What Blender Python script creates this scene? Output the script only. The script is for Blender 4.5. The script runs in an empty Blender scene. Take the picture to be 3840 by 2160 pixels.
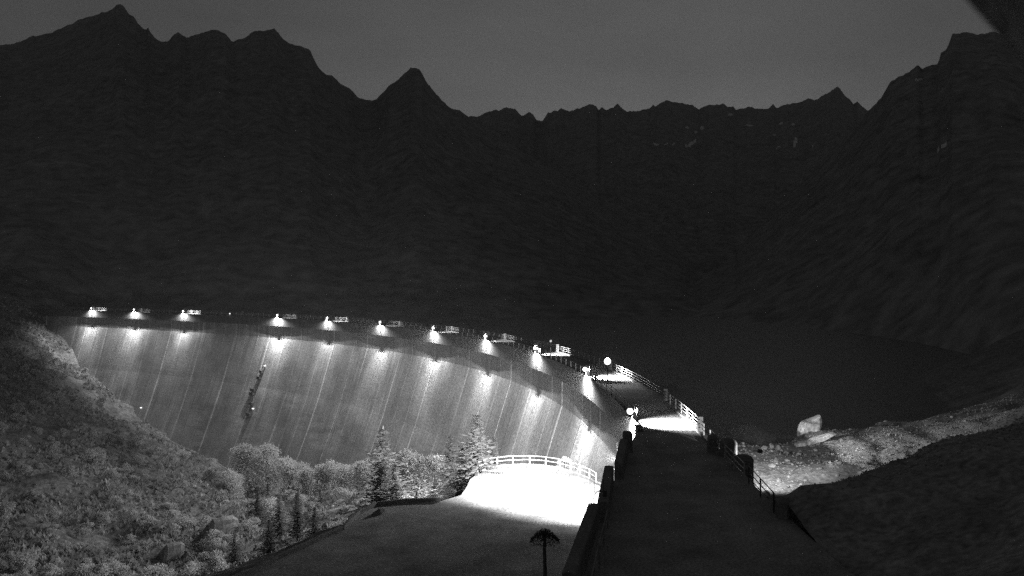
import bpy, math, random
import numpy as np
from mathutils import Vector, noise, Matrix

# ------------------------------------------------------------------ camera, world, exposure
C = bpy.context.scene.collection
scn = bpy.context.scene
cam_d = bpy.data.cameras.new('camera'); cam = bpy.data.objects.new('camera', cam_d); C.objects.link(cam)
cam.location = (0, 0, 0); cam.rotation_euler = (math.pi/2, 0, 0)
cam_d.sensor_width = 36; cam_d.lens = 30.0; cam_d.shift_y = -32/3840
cam_d.clip_start = 0.1; cam_d.clip_end = 9000
cam_d.dof.use_dof = True; cam_d.dof.focus_distance = 130; cam_d.dof.aperture_fstop = 1.8
scn.camera = cam
W = bpy.data.worlds.new('World'); scn.world = W; W.use_nodes = True
nt = W.node_tree; nt.nodes.clear()
sky = nt.nodes.new('ShaderNodeTexSky'); sky.sky_type = 'NISHITA'; sky.sun_disc = False
sky.sun_elevation = math.radians(-0.5); sky.sun_rotation = math.radians(8); sky.altitude = 1900
sky.air_density = 1.0; sky.dust_density = 1.2
bw = nt.nodes.new('ShaderNodeRGBToBW'); bg = nt.nodes.new('ShaderNodeBackground'); ow = nt.nodes.new('ShaderNodeOutputWorld')
SKY = 0.15
bg.inputs['Strength'].default_value = SKY
cn=nt.nodes.new('ShaderNodeTexNoise'); cn.inputs['Scale'].default_value=2.3; cn.inputs['Detail'].default_value=5; tcw=nt.nodes.new('ShaderNodeTexCoord')
mpw=nt.nodes.new('ShaderNodeMapping'); mpw.inputs['Scale'].default_value=(1,1,2.6); nt.links.new(tcw.outputs['Generated'],mpw.inputs[0]); nt.links.new(mpw.outputs[0],cn.inputs['Vector'])
mrw=nt.nodes.new('ShaderNodeMapRange'); mrw.inputs[1].default_value=.3; mrw.inputs[2].default_value=.7; mrw.inputs[3].default_value=.86; mrw.inputs[4].default_value=1.38; nt.links.new(cn.outputs[0],mrw.inputs[0])
mmw=nt.nodes.new('ShaderNodeMath'); mmw.operation='MULTIPLY'; nt.links.new(bw.outputs[0],mmw.inputs[0]); nt.links.new(mrw.outputs[0],mmw.inputs[1])
nt.links.new(sky.outputs[0], bw.inputs[0]); nt.links.new(mmw.outputs[0], bg.inputs[0]); nt.links.new(bg.outputs[0], ow.inputs[0])
scn.view_settings.view_transform = 'Standard'; scn.view_settings.look = 'None'
scn.view_settings.exposure = 0.0; scn.view_settings.gamma = 1.0; scn.view_settings.use_curve_mapping = False
scn.render.engine = 'CYCLES'
try:
    scn.cycles.use_denoising = False
except Exception: pass
scn.cycles.max_bounces = 4; scn.cycles.diffuse_bounces = 2; scn.cycles.sample_clamp_indirect = .35
# lamp powers (watts)
P_FACE, P_DOWN, P_BAND, P_GLOBE, P_FASCIA, P_FLOOD, P_BANK, P_WING, P_VALLEY = 1300, 13000, 60000, 900, 1500, 420000, 10000, 25000, 50000

HAZE = 0.00019; P_SIDE = 28000; P_STRIP = 2300
rnd = random.Random(7)

# ------------------------------------------------------------------ helpers
def tag(o, label=None, cat=None, group=None, kind=None):
    if label:
        o['label'] = label
    if cat: o['category'] = cat
    if group: o['group'] = group
    if kind: o['kind'] = kind
    return o
def thing(name, label, cat, loc=(0,0,0), group=None, rz=0):
    o = bpy.data.objects.new(name, None); C.objects.link(o); o.location = loc; o.rotation_euler = (0,0,rz)
    o.empty_display_size = .2
    return tag(o, label, cat, group)
def obj(name, me, parent=None, loc=None):
    o = bpy.data.objects.new(name, me); C.objects.link(o)
    if parent: o.parent = parent
    if loc is not None: o.location = loc
    return o
def mesh(name, v, f, m=None, smooth=False, uv=None):
    me = bpy.data.meshes.new(name); me.from_pydata([tuple(map(float, p)) for p in v], [], f)
    if m: me.materials.append(m)
    if smooth: me.polygons.foreach_set('use_smooth', [True]*len(me.polygons))
    if uv is not None:
        l = me.uv_layers.new(name='UVMap'); idx = np.zeros(len(me.loops), int); me.loops.foreach_get('vertex_index', idx)
        l.data.foreach_set('uv', np.asarray(uv, float)[idx].ravel())
    me.update(); return me
class MB:
    def __init__(s): s.v=[]; s.f=[]
    def add(s, v, f):
        n=len(s.v); s.v += [tuple(p) for p in v]; s.f += [tuple(i+n for i in q) for q in f]; return s
    def box(s, c, d, rz=0, taper=1.0, tilt=None, bev=0.0):
        x,y,z=[q/2 for q in d]; co,si=math.cos(rz),math.sin(rz); out=[]
        if bev > 0:
            rings=[]
            for (zz, ins) in ((-z,0),(z-bev,0),(z-bev*.35,bev*.3),(z,bev)):
                xx,yy=x-ins,y-ins; b=min(bev,xx*.6,yy*.6)
                rings.append([(xx-b,-yy,zz),(xx,-yy+b,zz),(xx,yy-b,zz),(xx-b,yy,zz),(-xx+b,yy,zz),(-xx,yy-b,zz),(-xx,-yy+b,zz),(-xx+b,-yy,zz)])
            P=[p for r in rings for p in r]
            F=[tuple(range(7,-1,-1)), tuple(range(24,32))]
            for k in range(3):
                for i in range(8):
                    j=(i+1)%8; F.append((k*8+i,k*8+j,(k+1)*8+j,(k+1)*8+i))
        else:
            P=[(sx*x*(taper if sz>0 else 1),sy*y*(taper if sz>0 else 1),sz*z) for sz in (-1,1) for (sx,sy) in ((-1,-1),(1,-1),(1,1),(-1,1))]
            F=[(3,2,1,0),(4,5,6,7),(0,1,5,4),(1,2,6,5),(2,3,7,6),(3,0,4,7)]
        for p in P:
            if tilt is not None: p = tuple(tilt @ Vector(p))
            out.append((c[0]+p[0]*co-p[1]*si, c[1]+p[0]*si+p[1]*co, c[2]+p[2]))
        return s.add(out, F)
    def tube(s, pts, r, n=6, r2=None):
        pts=[Vector(p) for p in pts]; R=[]
        for i,p in enumerate(pts):
            t=(pts[min(i+1,len(pts)-1)]-pts[max(i-1,0)]).normalized()
            a=t.cross(Vector((0,0,1)))
            if a.length<.1: a=t.cross(Vector((1,0,0)))
            a.normalize(); b=t.cross(a)
            rr = r if r2 is None else r+(r2-r)*i/(len(pts)-1)
            R += [p+a*rr*math.cos(2*math.pi*k/n)+b*rr*math.sin(2*math.pi*k/n) for k in range(n)]
        F=[]
        for i in range(len(pts)-1):
            for k in range(n):
                j=(k+1)%n; F.append((i*n+k,i*n+j,(i+1)*n+j,(i+1)*n+k))
        F += [tuple(range(n-1,-1,-1)), tuple(range((len(pts)-1)*n,len(pts)*n))]
        return s.add(R,F)
    def ball(s, c, r, nu=10, nv=7, sq=1.0):
        V=[(c[0],c[1],c[2]+r*sq)]
        for i in range(1,nv):
            th=math.pi*i/nv
            for k in range(nu): V.append((c[0]+r*math.sin(th)*math.cos(2*math.pi*k/nu),c[1]+r*math.sin(th)*math.sin(2*math.pi*k/nu),c[2]+r*sq*math.cos(th)))
        V.append((c[0],c[1],c[2]-r*sq)); F=[]
        for k in range(nu):
            F.append((0,1+k,1+(k+1)%nu)); F.append((len(V)-1,1+(nv-2)*nu+(k+1)%nu,1+(nv-2)*nu+k))
        for i in range(nv-2):
            for k in range(nu):
                a=1+i*nu+k; b=1+i*nu+(k+1)%nu; F.append((a,a+nu,b+nu,b))
        return s.add(V,F)
    def mesh(s, name, m, smooth=False): return mesh(name, s.v, s.f, m, smooth)

def M(name, val, var=.3, scale=1.0, fine=0, bump=0, bscale=None, rough=.9, metal=0, vec='Object', stretch=(1,1,1), extra=None, spec=.25):
    """grey procedural material: large blotches, fine grain and relief"""
    m=bpy.data.materials.new(name); m.use_nodes=True; n=m.node_tree.nodes; L=m.node_tree.links
    p=n['Principled BSDF']; p.inputs['Roughness'].default_value=rough; p.inputs['Metallic'].default_value=metal
    p.inputs['Specular IOR Level'].default_value=spec
    tc=n.new('ShaderNodeTexCoord'); mp=n.new('ShaderNodeMapping'); mp.inputs['Scale'].default_value=stretch
    L.new(tc.outputs[vec], mp.inputs[0])
    nz=n.new('ShaderNodeTexNoise'); nz.inputs['Scale'].default_value=scale; nz.inputs['Detail'].default_value=7; nz.inputs['Roughness'].default_value=.62
    L.new(mp.outputs[0], nz.inputs['Vector'])
    r=n.new('ShaderNodeMapRange'); r.inputs[1].default_value=.3; r.inputs[2].default_value=.7
    r.inputs[3].default_value=val*(1-var); r.inputs[4].default_value=val*(1+var); L.new(nz.outputs[0], r.inputs[0])
    out=r.outputs[0]
    if fine:
        n2=n.new('ShaderNodeTexNoise'); n2.inputs['Scale'].default_value=fine; n2.inputs['Detail'].default_value=3
        L.new(mp.outputs[0], n2.inputs['Vector'])
        r2=n.new('ShaderNodeMapRange'); r2.inputs[1].default_value=.3; r2.inputs[2].default_value=.7; r2.inputs[3].default_value=.6; r2.inputs[4].default_value=1.4
        L.new(n2.outputs[0], r2.inputs[0]); mu=n.new('ShaderNodeMath'); mu.operation='MULTIPLY'; L.new(out,mu.inputs[0]); L.new(r2.outputs[0],mu.inputs[1]); out=mu.outputs[0]
    if extra: out=extra(n,L,out,tc)
    cb=n.new('ShaderNodeCombineColor')
    for i in range(3): L.new(out, cb.inputs[i])
    L.new(cb.outputs[0], p.inputs['Base Color'])
    if bump:
        nb=n.new('ShaderNodeTexNoise'); nb.inputs['Scale'].default_value=bscale or scale*4; nb.inputs['Detail'].default_value=6
        L.new(mp.outputs[0], nb.inputs['Vector']); b=n.new('ShaderNodeBump'); b.inputs['Strength'].default_value=1; b.inputs['Distance'].default_value=bump
        L.new(nb.outputs[0], b.inputs['Height']); L.new(b.outputs[0], p.inputs['Normal'])
    return m
def math_(n,L,op,a,b):
    m=n.new('ShaderNodeMath'); m.operation=op
    for i,q in enumerate((a,b)):
        if q is None: continue
        if isinstance(q,(int,float)): m.inputs[i].default_value=q
        else: L.new(q,m.inputs[i])
    return m.outputs[0]
def rng_(n,L,x,a,b,c,d):
    r=n.new('ShaderNodeMapRange')
    for i,q in enumerate((a,b,c,d)): r.inputs[i+1].default_value=q
    L.new(x,r.inputs[0]); return r.outputs[0]
def noise_(n,L,vec,scale,detail=4,stretch=None,rough=.55):
    if stretch:
        mp=n.new('ShaderNodeMapping'); mp.inputs['Scale'].default_value=stretch; L.new(vec,mp.inputs[0]); vec=mp.outputs[0]
    z=n.new('ShaderNodeTexNoise'); z.inputs['Scale'].default_value=scale; z.inputs['Detail'].default_value=detail; z.inputs['Roughness'].default_value=rough
    L.new(vec,z.inputs['Vector']); return z.outputs[0]

# dam concrete: UV.x = metres along the face, UV.y = height; lime streaks, wet stains and lift lines
def face_extra(n,L,out,tc):
    uv=tc.outputs['UV']
    at=n.new('ShaderNodeAttribute'); at.attribute_name='seam'   # 1 at the joint edges of a pour block
    seam=at.outputs['Fac']
    br=noise_(n,L,uv,1,3,(.35,.035,1))            # which joints carry lime, and where
    lime=math_(n,L,'MULTIPLY',seam,rng_(n,L,br,.36,.60,0,1))
    st=noise_(n,L,uv,1,4,(1.7,.018,1),.7)         # run-down streaks
    light=rng_(n,L,st,.55,.72,0,.6)
    dark=rng_(n,L,noise_(n,L,uv,1,5,(1.1,.03,1),.7),.33,.47,.55,1)
    bed=n.new('ShaderNodeSeparateXYZ'); L.new(uv,bed.inputs[0])
    fr=math_(n,L,'FRACT',math_(n,L,'DIVIDE',bed.outputs[1],1.9),None)
    line=rng_(n,L,fr,.0,.09,.86,1)
    o=math_(n,L,'MULTIPLY',out,dark); o=math_(n,L,'MULTIPLY',o,line)
    o=math_(n,L,'MULTIPLY',o,math_(n,L,'ADD',math_(n,L,'ADD',math_(n,L,'MULTIPLY',lime,1.15),1),light))
    return math_(n,L,'MINIMUM',o,.8)
def fascia_extra(n,L,out,tc):
    st=noise_(n,L,tc.outputs['UV'],1,4,(4.5,.12,1),.7)
    o=math_(n,L,'MULTIPLY',out,rng_(n,L,st,.35,.65,.45,1.3)); return o

m_face=M('dam_concrete',.27,.34,.12,fine=2.2,vec='UV',bump=.03,bscale=1.5,extra=face_extra)
m_fascia=M('stained_shaded_fascia',.13,.2,.5,fine=6,vec='UV',bump=.02,bscale=4,extra=fascia_extra)  # stain streaks; base tone also darkened to imitate shade on the fascia
m_walk=M('walkway_slabs',.28,.35,.35,fine=7,bump=.02,bscale=14)
m_conc=M('weathered_concrete',.25,.3,.8,fine=8,bump=.02,bscale=9)
m_dark=M('dark_concrete',.19,.3,.8,fine=7,bump=.02,bscale=9)  # plain darker grey concrete for parapets, piers and the valley kerb
m_rail=M('galvanised_pipe',.42,.25,2,rough=.55,metal=.2)
m_steel=M('rusted_steel',.08,.3,3,rough=.6,metal=.2)
m_rock=M('mountain_rock',.22,.22,.02,fine=.09,bump=.8,bscale=.06,rough=1)
m_snow=M('old_snow',.8,.2,.05,rough=.8)
m_ground=M('hillside_earth',.16,.6,.13,fine=1.1,bump=.5,bscale=.7,rough=1)
m_clear=M('valley_gravel',.3,.3,.25,fine=1.5,bump=.2,bscale=1.2,rough=1)
m_bank=M('gravel_bank',.27,.35,.16,fine=2.6,bump=.12,bscale=3.2,rough=1)
m_far=M('far_shore_dimmed',.12,.4,.1,fine=1,bump=.1,bscale=2,rough=1)  # tone darkened in place of light fading along the far bank
m_turf=M('dry_turf',.26,.4,.3,fine=2.5,bump=.1,bscale=3,rough=1)
m_terr=M('gravel_terrace',.3,.45,.3,fine=4,bump=.03,bscale=7,rough=1)
m_stone=M('pale_granite',.40,.25,.9,fine=5,bump=.03,bscale=5)
m_pale=M('pale_boulder_rock',.62,.15,.5,fine=3,bump=.04,bscale=2)
m_stone2=M('grey_granite',.27,.3,.9,fine=5,bump=.03,bscale=5)
m_slab=M('mossy_rock',.2,.35,.4,fine=3,bump=.06,bscale=3)
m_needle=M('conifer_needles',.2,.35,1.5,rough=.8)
m_needle_shaded=M('shaded_needles',.05,.35,1.5,rough=.8)  # needle colour darkened as a shaded copy for the dimmer conifers
m_leaf=M('broad_leaves',.55,.3,1.2,rough=.8)
m_under=M('undergrowth_leaves',.33,.45,.12,fine=1.5,rough=.9)
m_bark=M('tree_bark',.1,.3,6,rough=1)
m_wood=M('eave_boards',.7,.25,9,fine=60,rough=.9,stretch=(1,1,.15))
m_water=M('lake_water',.015,.3,.02,bump=.06,bscale=.9,rough=.3,spec=.5)
for m_ in (m_leaf,m_needle,m_under):   # thin leaves let light through
    n_=m_.node_tree.nodes; L_=m_.node_tree.links; p_=n_['Principled BSDF']; o_=n_['Material Output']; t_=n_.new('ShaderNodeBsdfTranslucent'); x_=n_.new('ShaderNodeMixShader'); x_.inputs[0].default_value=.42
    L_.new(p_.inputs['Base Color'].links[0].from_socket,t_.inputs[0]); L_.new(p_.outputs[0],x_.inputs[1]); L_.new(t_.outputs[0],x_.inputs[2]); L_.new(x_.outputs[0],o_.inputs[0])
def emis(name,s):
    m=bpy.data.materials.new(name); m.use_nodes=True; n=m.node_tree.nodes; p=n['Principled BSDF']
    p.inputs['Base Color'].default_value=(.8,.8,.8,1); p.inputs['Emission Color'].default_value=(1,1,1,1); p.inputs['Emission Strength'].default_value=s; m.cycles.emission_sampling='NONE'; return m
m_bulb=emis('lit_bulb',3.5); m_spark=emis('small_lit_bulb',1.6); m_dim=emis('dim_globe',.28)

# ------------------------------------------------------------------ crest curve of the arch dam
CX,CY=-282.0,72.5
PC=[3.519303001855125e-06,-0.00028052481628032284,0.00018008017534274905,0.2483074253605245,292.4056531822373]
def RC(a): return float(np.polyval(PC,a))
def cr(a, off=0, z=0):          # off < 0: downstream (towards the arch centre)
    r=RC(a)+off; t=math.radians(a); return Vector((CX+r*math.cos(t), CY+r*math.sin(t), z))
def outw(a): t=math.radians(a); return Vector((math.cos(t),math.sin(t),0))
A0,A1=.1,78.0
ZL,ZW,ZF=-12.0,-13.0,-15.5      # lamp, walkway and fascia-foot levels
HP=[0,4,10,20,30,45,65,80]; OP=[.75,.72,-1.2,-4.4,-8.2,-14.5,-24,-31]
def prof(h): return float(np.interp(h,HP,OP))
HM=RC(35)*math.radians(1)       # metres per degree, roughly

# ------------------------------------------------------------------ terrain
def rbf(pts, smooth=0):
    P=np.array(pts,float); X=P[:,:2]; z=P[:,2]; n=len(P)
    D=np.linalg.norm(X[:,None]-X[None],axis=2)+smooth*np.eye(n)
    A=np.zeros((n+3,n+3)); A[:n,:n]=D; A[:n,n]=1; A[:n,n+1:]=X; A[n,:n]=1; A[n+1:,:n]=X.T
    w=np.linalg.solve(A,np.r_[z,0,0,0])
    def f(x,y):
        q=np.stack([np.ravel(x),np.ravel(y)],1); out=np.empty(len(q))
        for i in range(0,len(q),4000):
            d=np.linalg.norm(q[i:i+4000,None]-X[None],axis=2); out[i:i+4000]=d@w[:n]+w[n]+q[i:i+4000]@w[n+1:]
        return out
    return f
def P(u,v,d): return ((u-1920)/3200*d, d, -(v-1048)/3200*d)
VAL=[(-198.4,364.8,-20.2),(-175.1,345.9,-34.8),(-160.8,334.1,-42),(-147.4,323.1,-47.7),(-131.4,309.2,-54.3),(-111.5,292.5,-58.7),(-94.7,278,-60.3),
 (-73.7,256.5,-63.5),(-42.9,221.6,-59),(-18.6,186.1,-49),(-6.1,162.6,-40),(2.3,140.5,-33),(6,118,-28.5),(9.5,97,-25),
 P(1000,1800,235),P(1200,1850,200),P(1400,1860,170),P(1600,1850,140),P(1780,1840,120),P(1950,1790,112),P(1000,1950,170),P(1300,1890,130),
 P(1250,2010,100),P(1050,2110,95),P(800,2000,150),P(800,2160,110),P(500,1900,190),P(500,2160,120),P(300,1700,230),P(200,1500,270),P(100,2000,140),
 P(0,1700,200),P(0,1300,300),P(60,1150,360),P(-400,1100,360),P(-400,1900,160),P(450,1600,275),P(640,1780,240),P(110,1215,352),
 (-17,86,-24.5),(-16,76,-23.6),(-22.5,65,-24.5),(-24,50,-25),(-30,50,-29),(-8,88,-24.5),(-6,93,-26),(-4,101,-26.5),(2,104,-26.5),(8,99,-25.5),(-30,30,-28),
 (0,95,-23),(5,85,-23),(0,75,-23),(-10,75,-23),(-10,55,-23),(0,50,-23),(5,65,-23),(0,30,-20),(10,60,-22),(12,20,-14),(-215,400,-8),(-260,420,8),(-330,300,0),(-230,200,-25)]
fv=rbf(VAL,0)
BNK=[P(2760,1800,66),P(2850,1840,62.5),P(2740,1720,72),P(2720,1662,79),P(2820,1662,82),P(2900,1662,85),P(3000,1640,90),P(3060,1622,91),P(2960,1668,87),P(2950,1702,82),P(3100,1618,92),P(3300,1580,99),P(3500,1562,110),
 P(3000,1755,73),P(3150,1740,69),P(3200,1705,76),P(3450,1610,95),P(3840,1440,130),P(3840,1500,100),P(2800,1592,126),P(2640,1650,119),P(2950,1622,129),(24,90,-22),(28,96,-23),(35,104,-24),(26,112,-25.5),(38,116,-25.5),(18,108,-26),
 (20,140,-31),(45,140,-31),(62,138,-28),(70,160,-30),(100,170,-20),(150,200,0),(17,90,-21),(14,75,-17),(12,100,-26),
 (14.6,50,-13.6),P(3000,1818,48),P(3300,1735,52),P(3500,1655,56),P(3840,1530,62),(19,56,-16.5),(27,64,-16.5),(38,76,-14.5),
 (17.5,40,-12.8),(25,40,-9.6),(20,30,-10),(18,20,-9),(45,50,-4.5),(30,20,-4),(70,80,-7),(120,120,2),(90,60,4),(12,35,-14.5),(10,20,-14.5)]
fb=rbf(BNK,0)
def fn(x,y,s,seed=0,oct=5): return noise.fractal(Vector((x*s+seed,y*s,seed*.37)),1.0,2.0,oct)
def vz(x,y):
    z=float(fv([x],[y])[0]); k=min(1,max(0,(math.hypot(x,y-60)-45)/60)); return z+fn(x,y,.06,3)*2.6*k+fn(x,y,.2,7,4)*1.3*k+fn(x,y,.5,5,3)*.3
def bz(x,y):
    z=float(fb([x],[y])[0]); return z+fn(x,y,.16,9)*.55+fn(x,y,.9,11,3)*.16
def grid(xs,ys,zf,keep,base):
    X,Y=np.meshgrid(xs,ys); Z=base(X.ravel(),Y.ravel()); V=[]
    for i,(x,y) in enumerate(zip(X.ravel(),Y.ravel())): V.append((x,y,zf(x,y,Z[i])))
    nx=len(xs); F=[]
    for j in range(len(ys)-1):
        for i in range(nx-1):
            a=j*nx+i
            if keep((xs[i]+xs[i+1])/2,(ys[j]+ys[j+1])/2): F.append((a,a+1,a+nx+1,a+nx))
    return V,F
def ang(x,y): return math.degrees(math.atan2(y-CY,x-CX))
def side(x,y):                  # > 0 upstream of the lamp line
    return math.hypot(x-CX,y-CY)-RC(max(-8,min(82,ang(x,y))))
def zval(x,y,b):
    k=min(1,max(0,(math.hypot(x,y-60)-45)/60)); return b+fn(x,y,.06,3)*2.6*k+fn(x,y,.2,7,4)*1.3*k+fn(x,y,.5,5,3)*.3
def zbank(x,y,b): return b+fn(x,y,.16,9)*.55+fn(x,y,.9,11,3)*.16
xs=np.concatenate([np.arange(-340,-120,3.0),np.arange(-120,16,1.4)]); ys=np.concatenate([np.arange(14,170,1.4),np.arange(170,425,2.4)])
v,f=grid(xs,ys,zval,lambda x,y: side(x,y)<1.6 or ang(x,y)>77 ,fv)
me=mesh('valley_ground',v,f,m_ground,True); me.materials.append(m_clear)
me.polygons.foreach_set('material_index',[1 if ((v[q[0]][0]+27)/14)**2+((v[q[0]][1]-126)/24)**2+.5*fn(v[q[0]][0],v[q[0]][1],.12,8)<1 else 0 for q in f])
tag(obj('valley_ground',me),kind='structure')
xs=np.concatenate([np.arange(9,60,.55),np.arange(60,170,2.2)]); ys=np.concatenate([np.arange(12,135,.65),np.arange(135,215,2.2)])
v,f=grid(xs,ys,zbank,lambda x,y: (side(x,y)>3.2 and y>64) or (y<=66 and x>15.2+(y-50)*.03),fb)
me=mesh('lake_shore_ground',v,f,m_bank,True); me.materials.append(m_turf); me.materials.append(m_far)
me.polygons.foreach_set('material_index',[2 if v[q[0]][0]>50+fn(v[q[0]][0],v[q[0]][1],.08,2)*12 and v[q[0]][1]>v[q[0]][0]*.6+38 else 1 if (v[q[0]][0]>54+fn(v[q[0]][0],v[q[0]][1],.08,2)*16 or v[q[0]][1]<v[q[0]][0]*.55+40+fn(v[q[0]][0],v[q[0]][1],.3,6)*3) else 0 for q in f])
tag(obj('lake_shore_ground',me),kind='structure')
# lake
v=[];f=[];na=50;rads=[3,40,120,300,700,1500]
for i in range(na+1):
    a=-12+i*(100/na)
    for r in rads: p=cr(min(a,82),r,-25.0); 
    for r in rads:
        t=math.radians(a); rr=RC(max(-8,min(82,a)))+r; v.append((CX+rr*math.cos(t),CY+rr*math.sin(t),-25.0))
for i in range(na):
    for k in range(len(rads)-1): a=i*len(rads)+k; f.append((a,a+1,a+1+len(rads),a+len(rads)))
tag(obj('lake_water',mesh('lake_water',v,f,m_water)),kind='structure')

# mountains: each a heightfield from the lake shore to its own ridge and down behind it
SK1=[(-900,420),(-500,300),(-200,210),(0,168),(40,168),(119,137),(200,118),(260,92),(308,72),(365,52),(415,38),(435,22),(448,16),(465,20),(480,48),(505,65),(515,85),(535,108),(548,112),(558,100),(564,122),(585,145),(610,158),(630,155),(650,132),(668,124),(700,142),(740,128),(790,115),(820,114),(845,125),(865,155),(872,163),(890,148),(915,143),(945,122),(975,110),(985,118),(1005,110),(1030,108),(1042,122),(1060,145),(1085,162),(1115,167),(1150,182),(1162,184),(1175,215),(1200,262),(1225,282),(1245,285),(1265,302),(1280,315),(1310,330),(1345,365),(1370,375),(1400,378),(1415,370),(1435,345),(1460,320),(1490,300),(1515,272),(1540,252),(1570,254),(1578,268),(1600,310),(1640,355),(1680,395),(1690,405),(1705,412),(1725,413),(1745,430),(1775,452),(1850,510),(2100,650),(2500,880),(2800,1100)]
SK2=[(1300,700),(1500,520),(1700,450),(1760,437),(1800,433),(1840,415),(1860,410),(1870,413),(1900,405),(1930,405),(1950,430),(1960,434),(1985,422),(2000,430),(2015,452),(2035,453),(2055,422),(2080,414),(2090,417),(2105,407),(2135,418),(2175,405),(2210,390),(2235,396),(2245,412),(2255,402),(2275,411),(2300,405),(2315,387),(2330,402),(2350,418),(2400,415),(2435,407),(2450,392),(2456,402),(2475,385),(2500,377),(2525,382),(2560,388),(2600,395),(2622,409),(2640,398),(2680,393),(2712,388),(2730,402),(2750,400),(2760,411),(2800,404),(2850,407),(2885,404),(2900,392),(2912,406),(2950,390),(2990,385),(3030,370),(3055,376),(3100,352),(3120,338),(3138,325),(3150,332),(3165,355),(3200,388),(3215,381),(3235,400),(3260,420),(3400,500),(3700,600),(4300,800)]
SK3=[(2500,1120),(2750,960),(3000,690),(3150,530),(3255,417),(3285,390),(3310,355),(3340,305),(3370,288),(3410,268),(3440,244),(3460,258),(3490,245),(3520,242),(3525,200),(3545,192),(3560,160),(3572,125),(3600,122),(3630,118),(3665,133),(3700,123),(3730,118),(3840,165),(3950,150),(4300,60),(4800,40)]
def mountain(name,SK,y0f,yr,du,ns,zb,seed,expo=1.15,snow=None,bexp=.8):
    us=np.arange(SK[0][0],SK[-1][0]+du,du); sv=np.interp(us,[p[0] for p in SK],[p[1] for p in SK])
    V=[];F=[];S=[i/ns for i in range(ns+1)]+[1.04,1.12,1.25,1.45]
    mats=[]
    for ui,u in enumerate(us):
        t=(u-1920)/3200; Y0=y0f(u); YR=yr*(1+.12*noise.noise(Vector((u*.0016,seed,0)))+.05*noise.noise(Vector((u*.006,seed,4))))
        jag=fn(u,0,.035,seed,4)*5+fn(u,7,.12,seed,3)*2.2
        zr=(1048-sv[ui]+jag)/3200*YR
        for s in S:
            if s<=1:
                y=Y0+(YR-Y0)*s; z=zb+(zr-zb)*s**expo
                amp=math.sin(math.pi*min(1,s*1.02))**.7 if s<.98 else .03
                x=t*y
                rg=noise.ridged_multi_fractal(Vector((x*.0042+seed,y*.0042,z*.003)),1.0,2.1,6,1.0,2.0)
                z+= amp*((rg-1.1)*min(14,.012*yr)+fn(x,y,.009,seed+2,5)*2)
            else:
                y=Y0+(YR-Y0)*s; x=t*y; z=zr-(zr-zb)*(s-1)*1.6
            V.append((x,y,z))
    n=len(S)
    for i in range(len(us)-1):
        for k in range(n-1): F.append((i*n+k,(i+1)*n+k,(i+1)*n+k+1,i*n+k+1))
    me=mesh(name,V,F,m_rock,False); 
    if snow:
        me.materials.append(m_snow); mi=np.zeros(len(F),int)
        for i in range(len(us)-1):
            for k in range(n-1):
                a=V[i*n+k]; b=V[(i+1)*n+k+1]; x=(a[0]+b[0])/2; y=(a[1]+b[1])/2; z=(a[2]+b[2])/2
                pu=1920+3200*x/y; pv=1048-3200*z/y
                for (su,sv_,ru,rv,rot) in snow:
                    du_,dv=pu-su,pv-sv_; c,s_=math.cos(rot),math.sin(rot); e=((du_*c+dv*s_)/ru)**2+((-du_*s_+dv*c)/rv)**2
                    if e<.85+1.0*noise.noise(Vector((pu*.05,pv*.05,su))): mi[i*(n-1)+k]=1
        me.polygons.foreach_set('material_index',mi)
    o=obj(name,me); tag(o,kind='structure'); return o
SNOW=[(2592,540,20,7,-.7),(2578,547,16,5,0),(2462,543,14,5,.4),(2498,540,8,3,-.6),(2524,541,7,3,-.6),(2740,431,14,4,.1),(2812,470,14,5,.1),(2633,480,7,9,-1),(2608,497,6,5,0),(2580,478,10,4,.5),(2928,462,9,4,-.4),(2973,466,7,4,0),(2983,528,5,17,.25),(2978,548,5,9,.4),(2906,508,7,4,0),(3043,549,9,3,.3),(2915,555,12,2.5,-.8),(3440,300,16,3,-.2)]
mountain('mountain_ridge_near',SK1,lambda u: 395+max(0,min(1,(u-100)/300))*80,1450,8,90,-32,1.3)
mountain('mountain_ridge_far',SK2,lambda u: 1000,2100,5,110,-32,5.1,1.05,snow=SNOW)
mountain('mountain_crag',SK3,lambda u: np.interp(u,[2500,3000,3500,3840,4800],[520,420,300,215,150]),1000,7,90,-34,9.7,1.0,snow=[(3440,300,16,3,-.2),(3540,545,30,3,-.6)])

# ------------------------------------------------------------------ the dam
dam=thing('arch_dam','curved grey concrete arch dam with lime streaked downstream face and lamplit crest','dam',cr(0,0,ZF-40))
base=dam.location
def loc(p): return (p[0]-base[0],p[1]-base[1],p[2]-base[2])
def loft(name,a0,a1,n,sec,m,smooth=False,closed=False,seam=False,uvs=None):
    """sec: list of (radial offset, z)"""
    V=[];F=[];UV=[];SE=[]; ns=len(sec)
    for i in range(n+1):
        a=a0+(a1-a0)*i/n
        for (o,z) in sec:
            V.append(loc(cr(a,o,z))); UV.append((a*HM,z)); 
    for i in range(n):
        for k in range(ns-1+(1 if closed else 0)):
            k2=(k+1)%ns; F.append((i*ns+k,i*ns+k2,(i+1)*ns+k2,(i+1)*ns+k))
    if closed: F += [tuple(range(ns)), tuple(range((n+1)*ns-1,n*ns-1,-1))]
    me=mesh(name,V,F,m,smooth,UV); return me
# solid body behind the pour blocks, down to the rock
hs=[0,4,10,16,22,30,38,46,55,65,75]
sec=[(prof(h)+.25,ZF-h) for h in hs]
core=[(5.6,ZW-.12),(5.6,ZF-70)]+[(prof(h)+.3,ZF-h) for h in reversed(hs) if h<=65]+[(.5,ZF+.05),(.5,ZW-.12)]
obj('dam_body',loft('dam_body',A0,A1,110,core,m_conc,False,True),dam)
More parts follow.
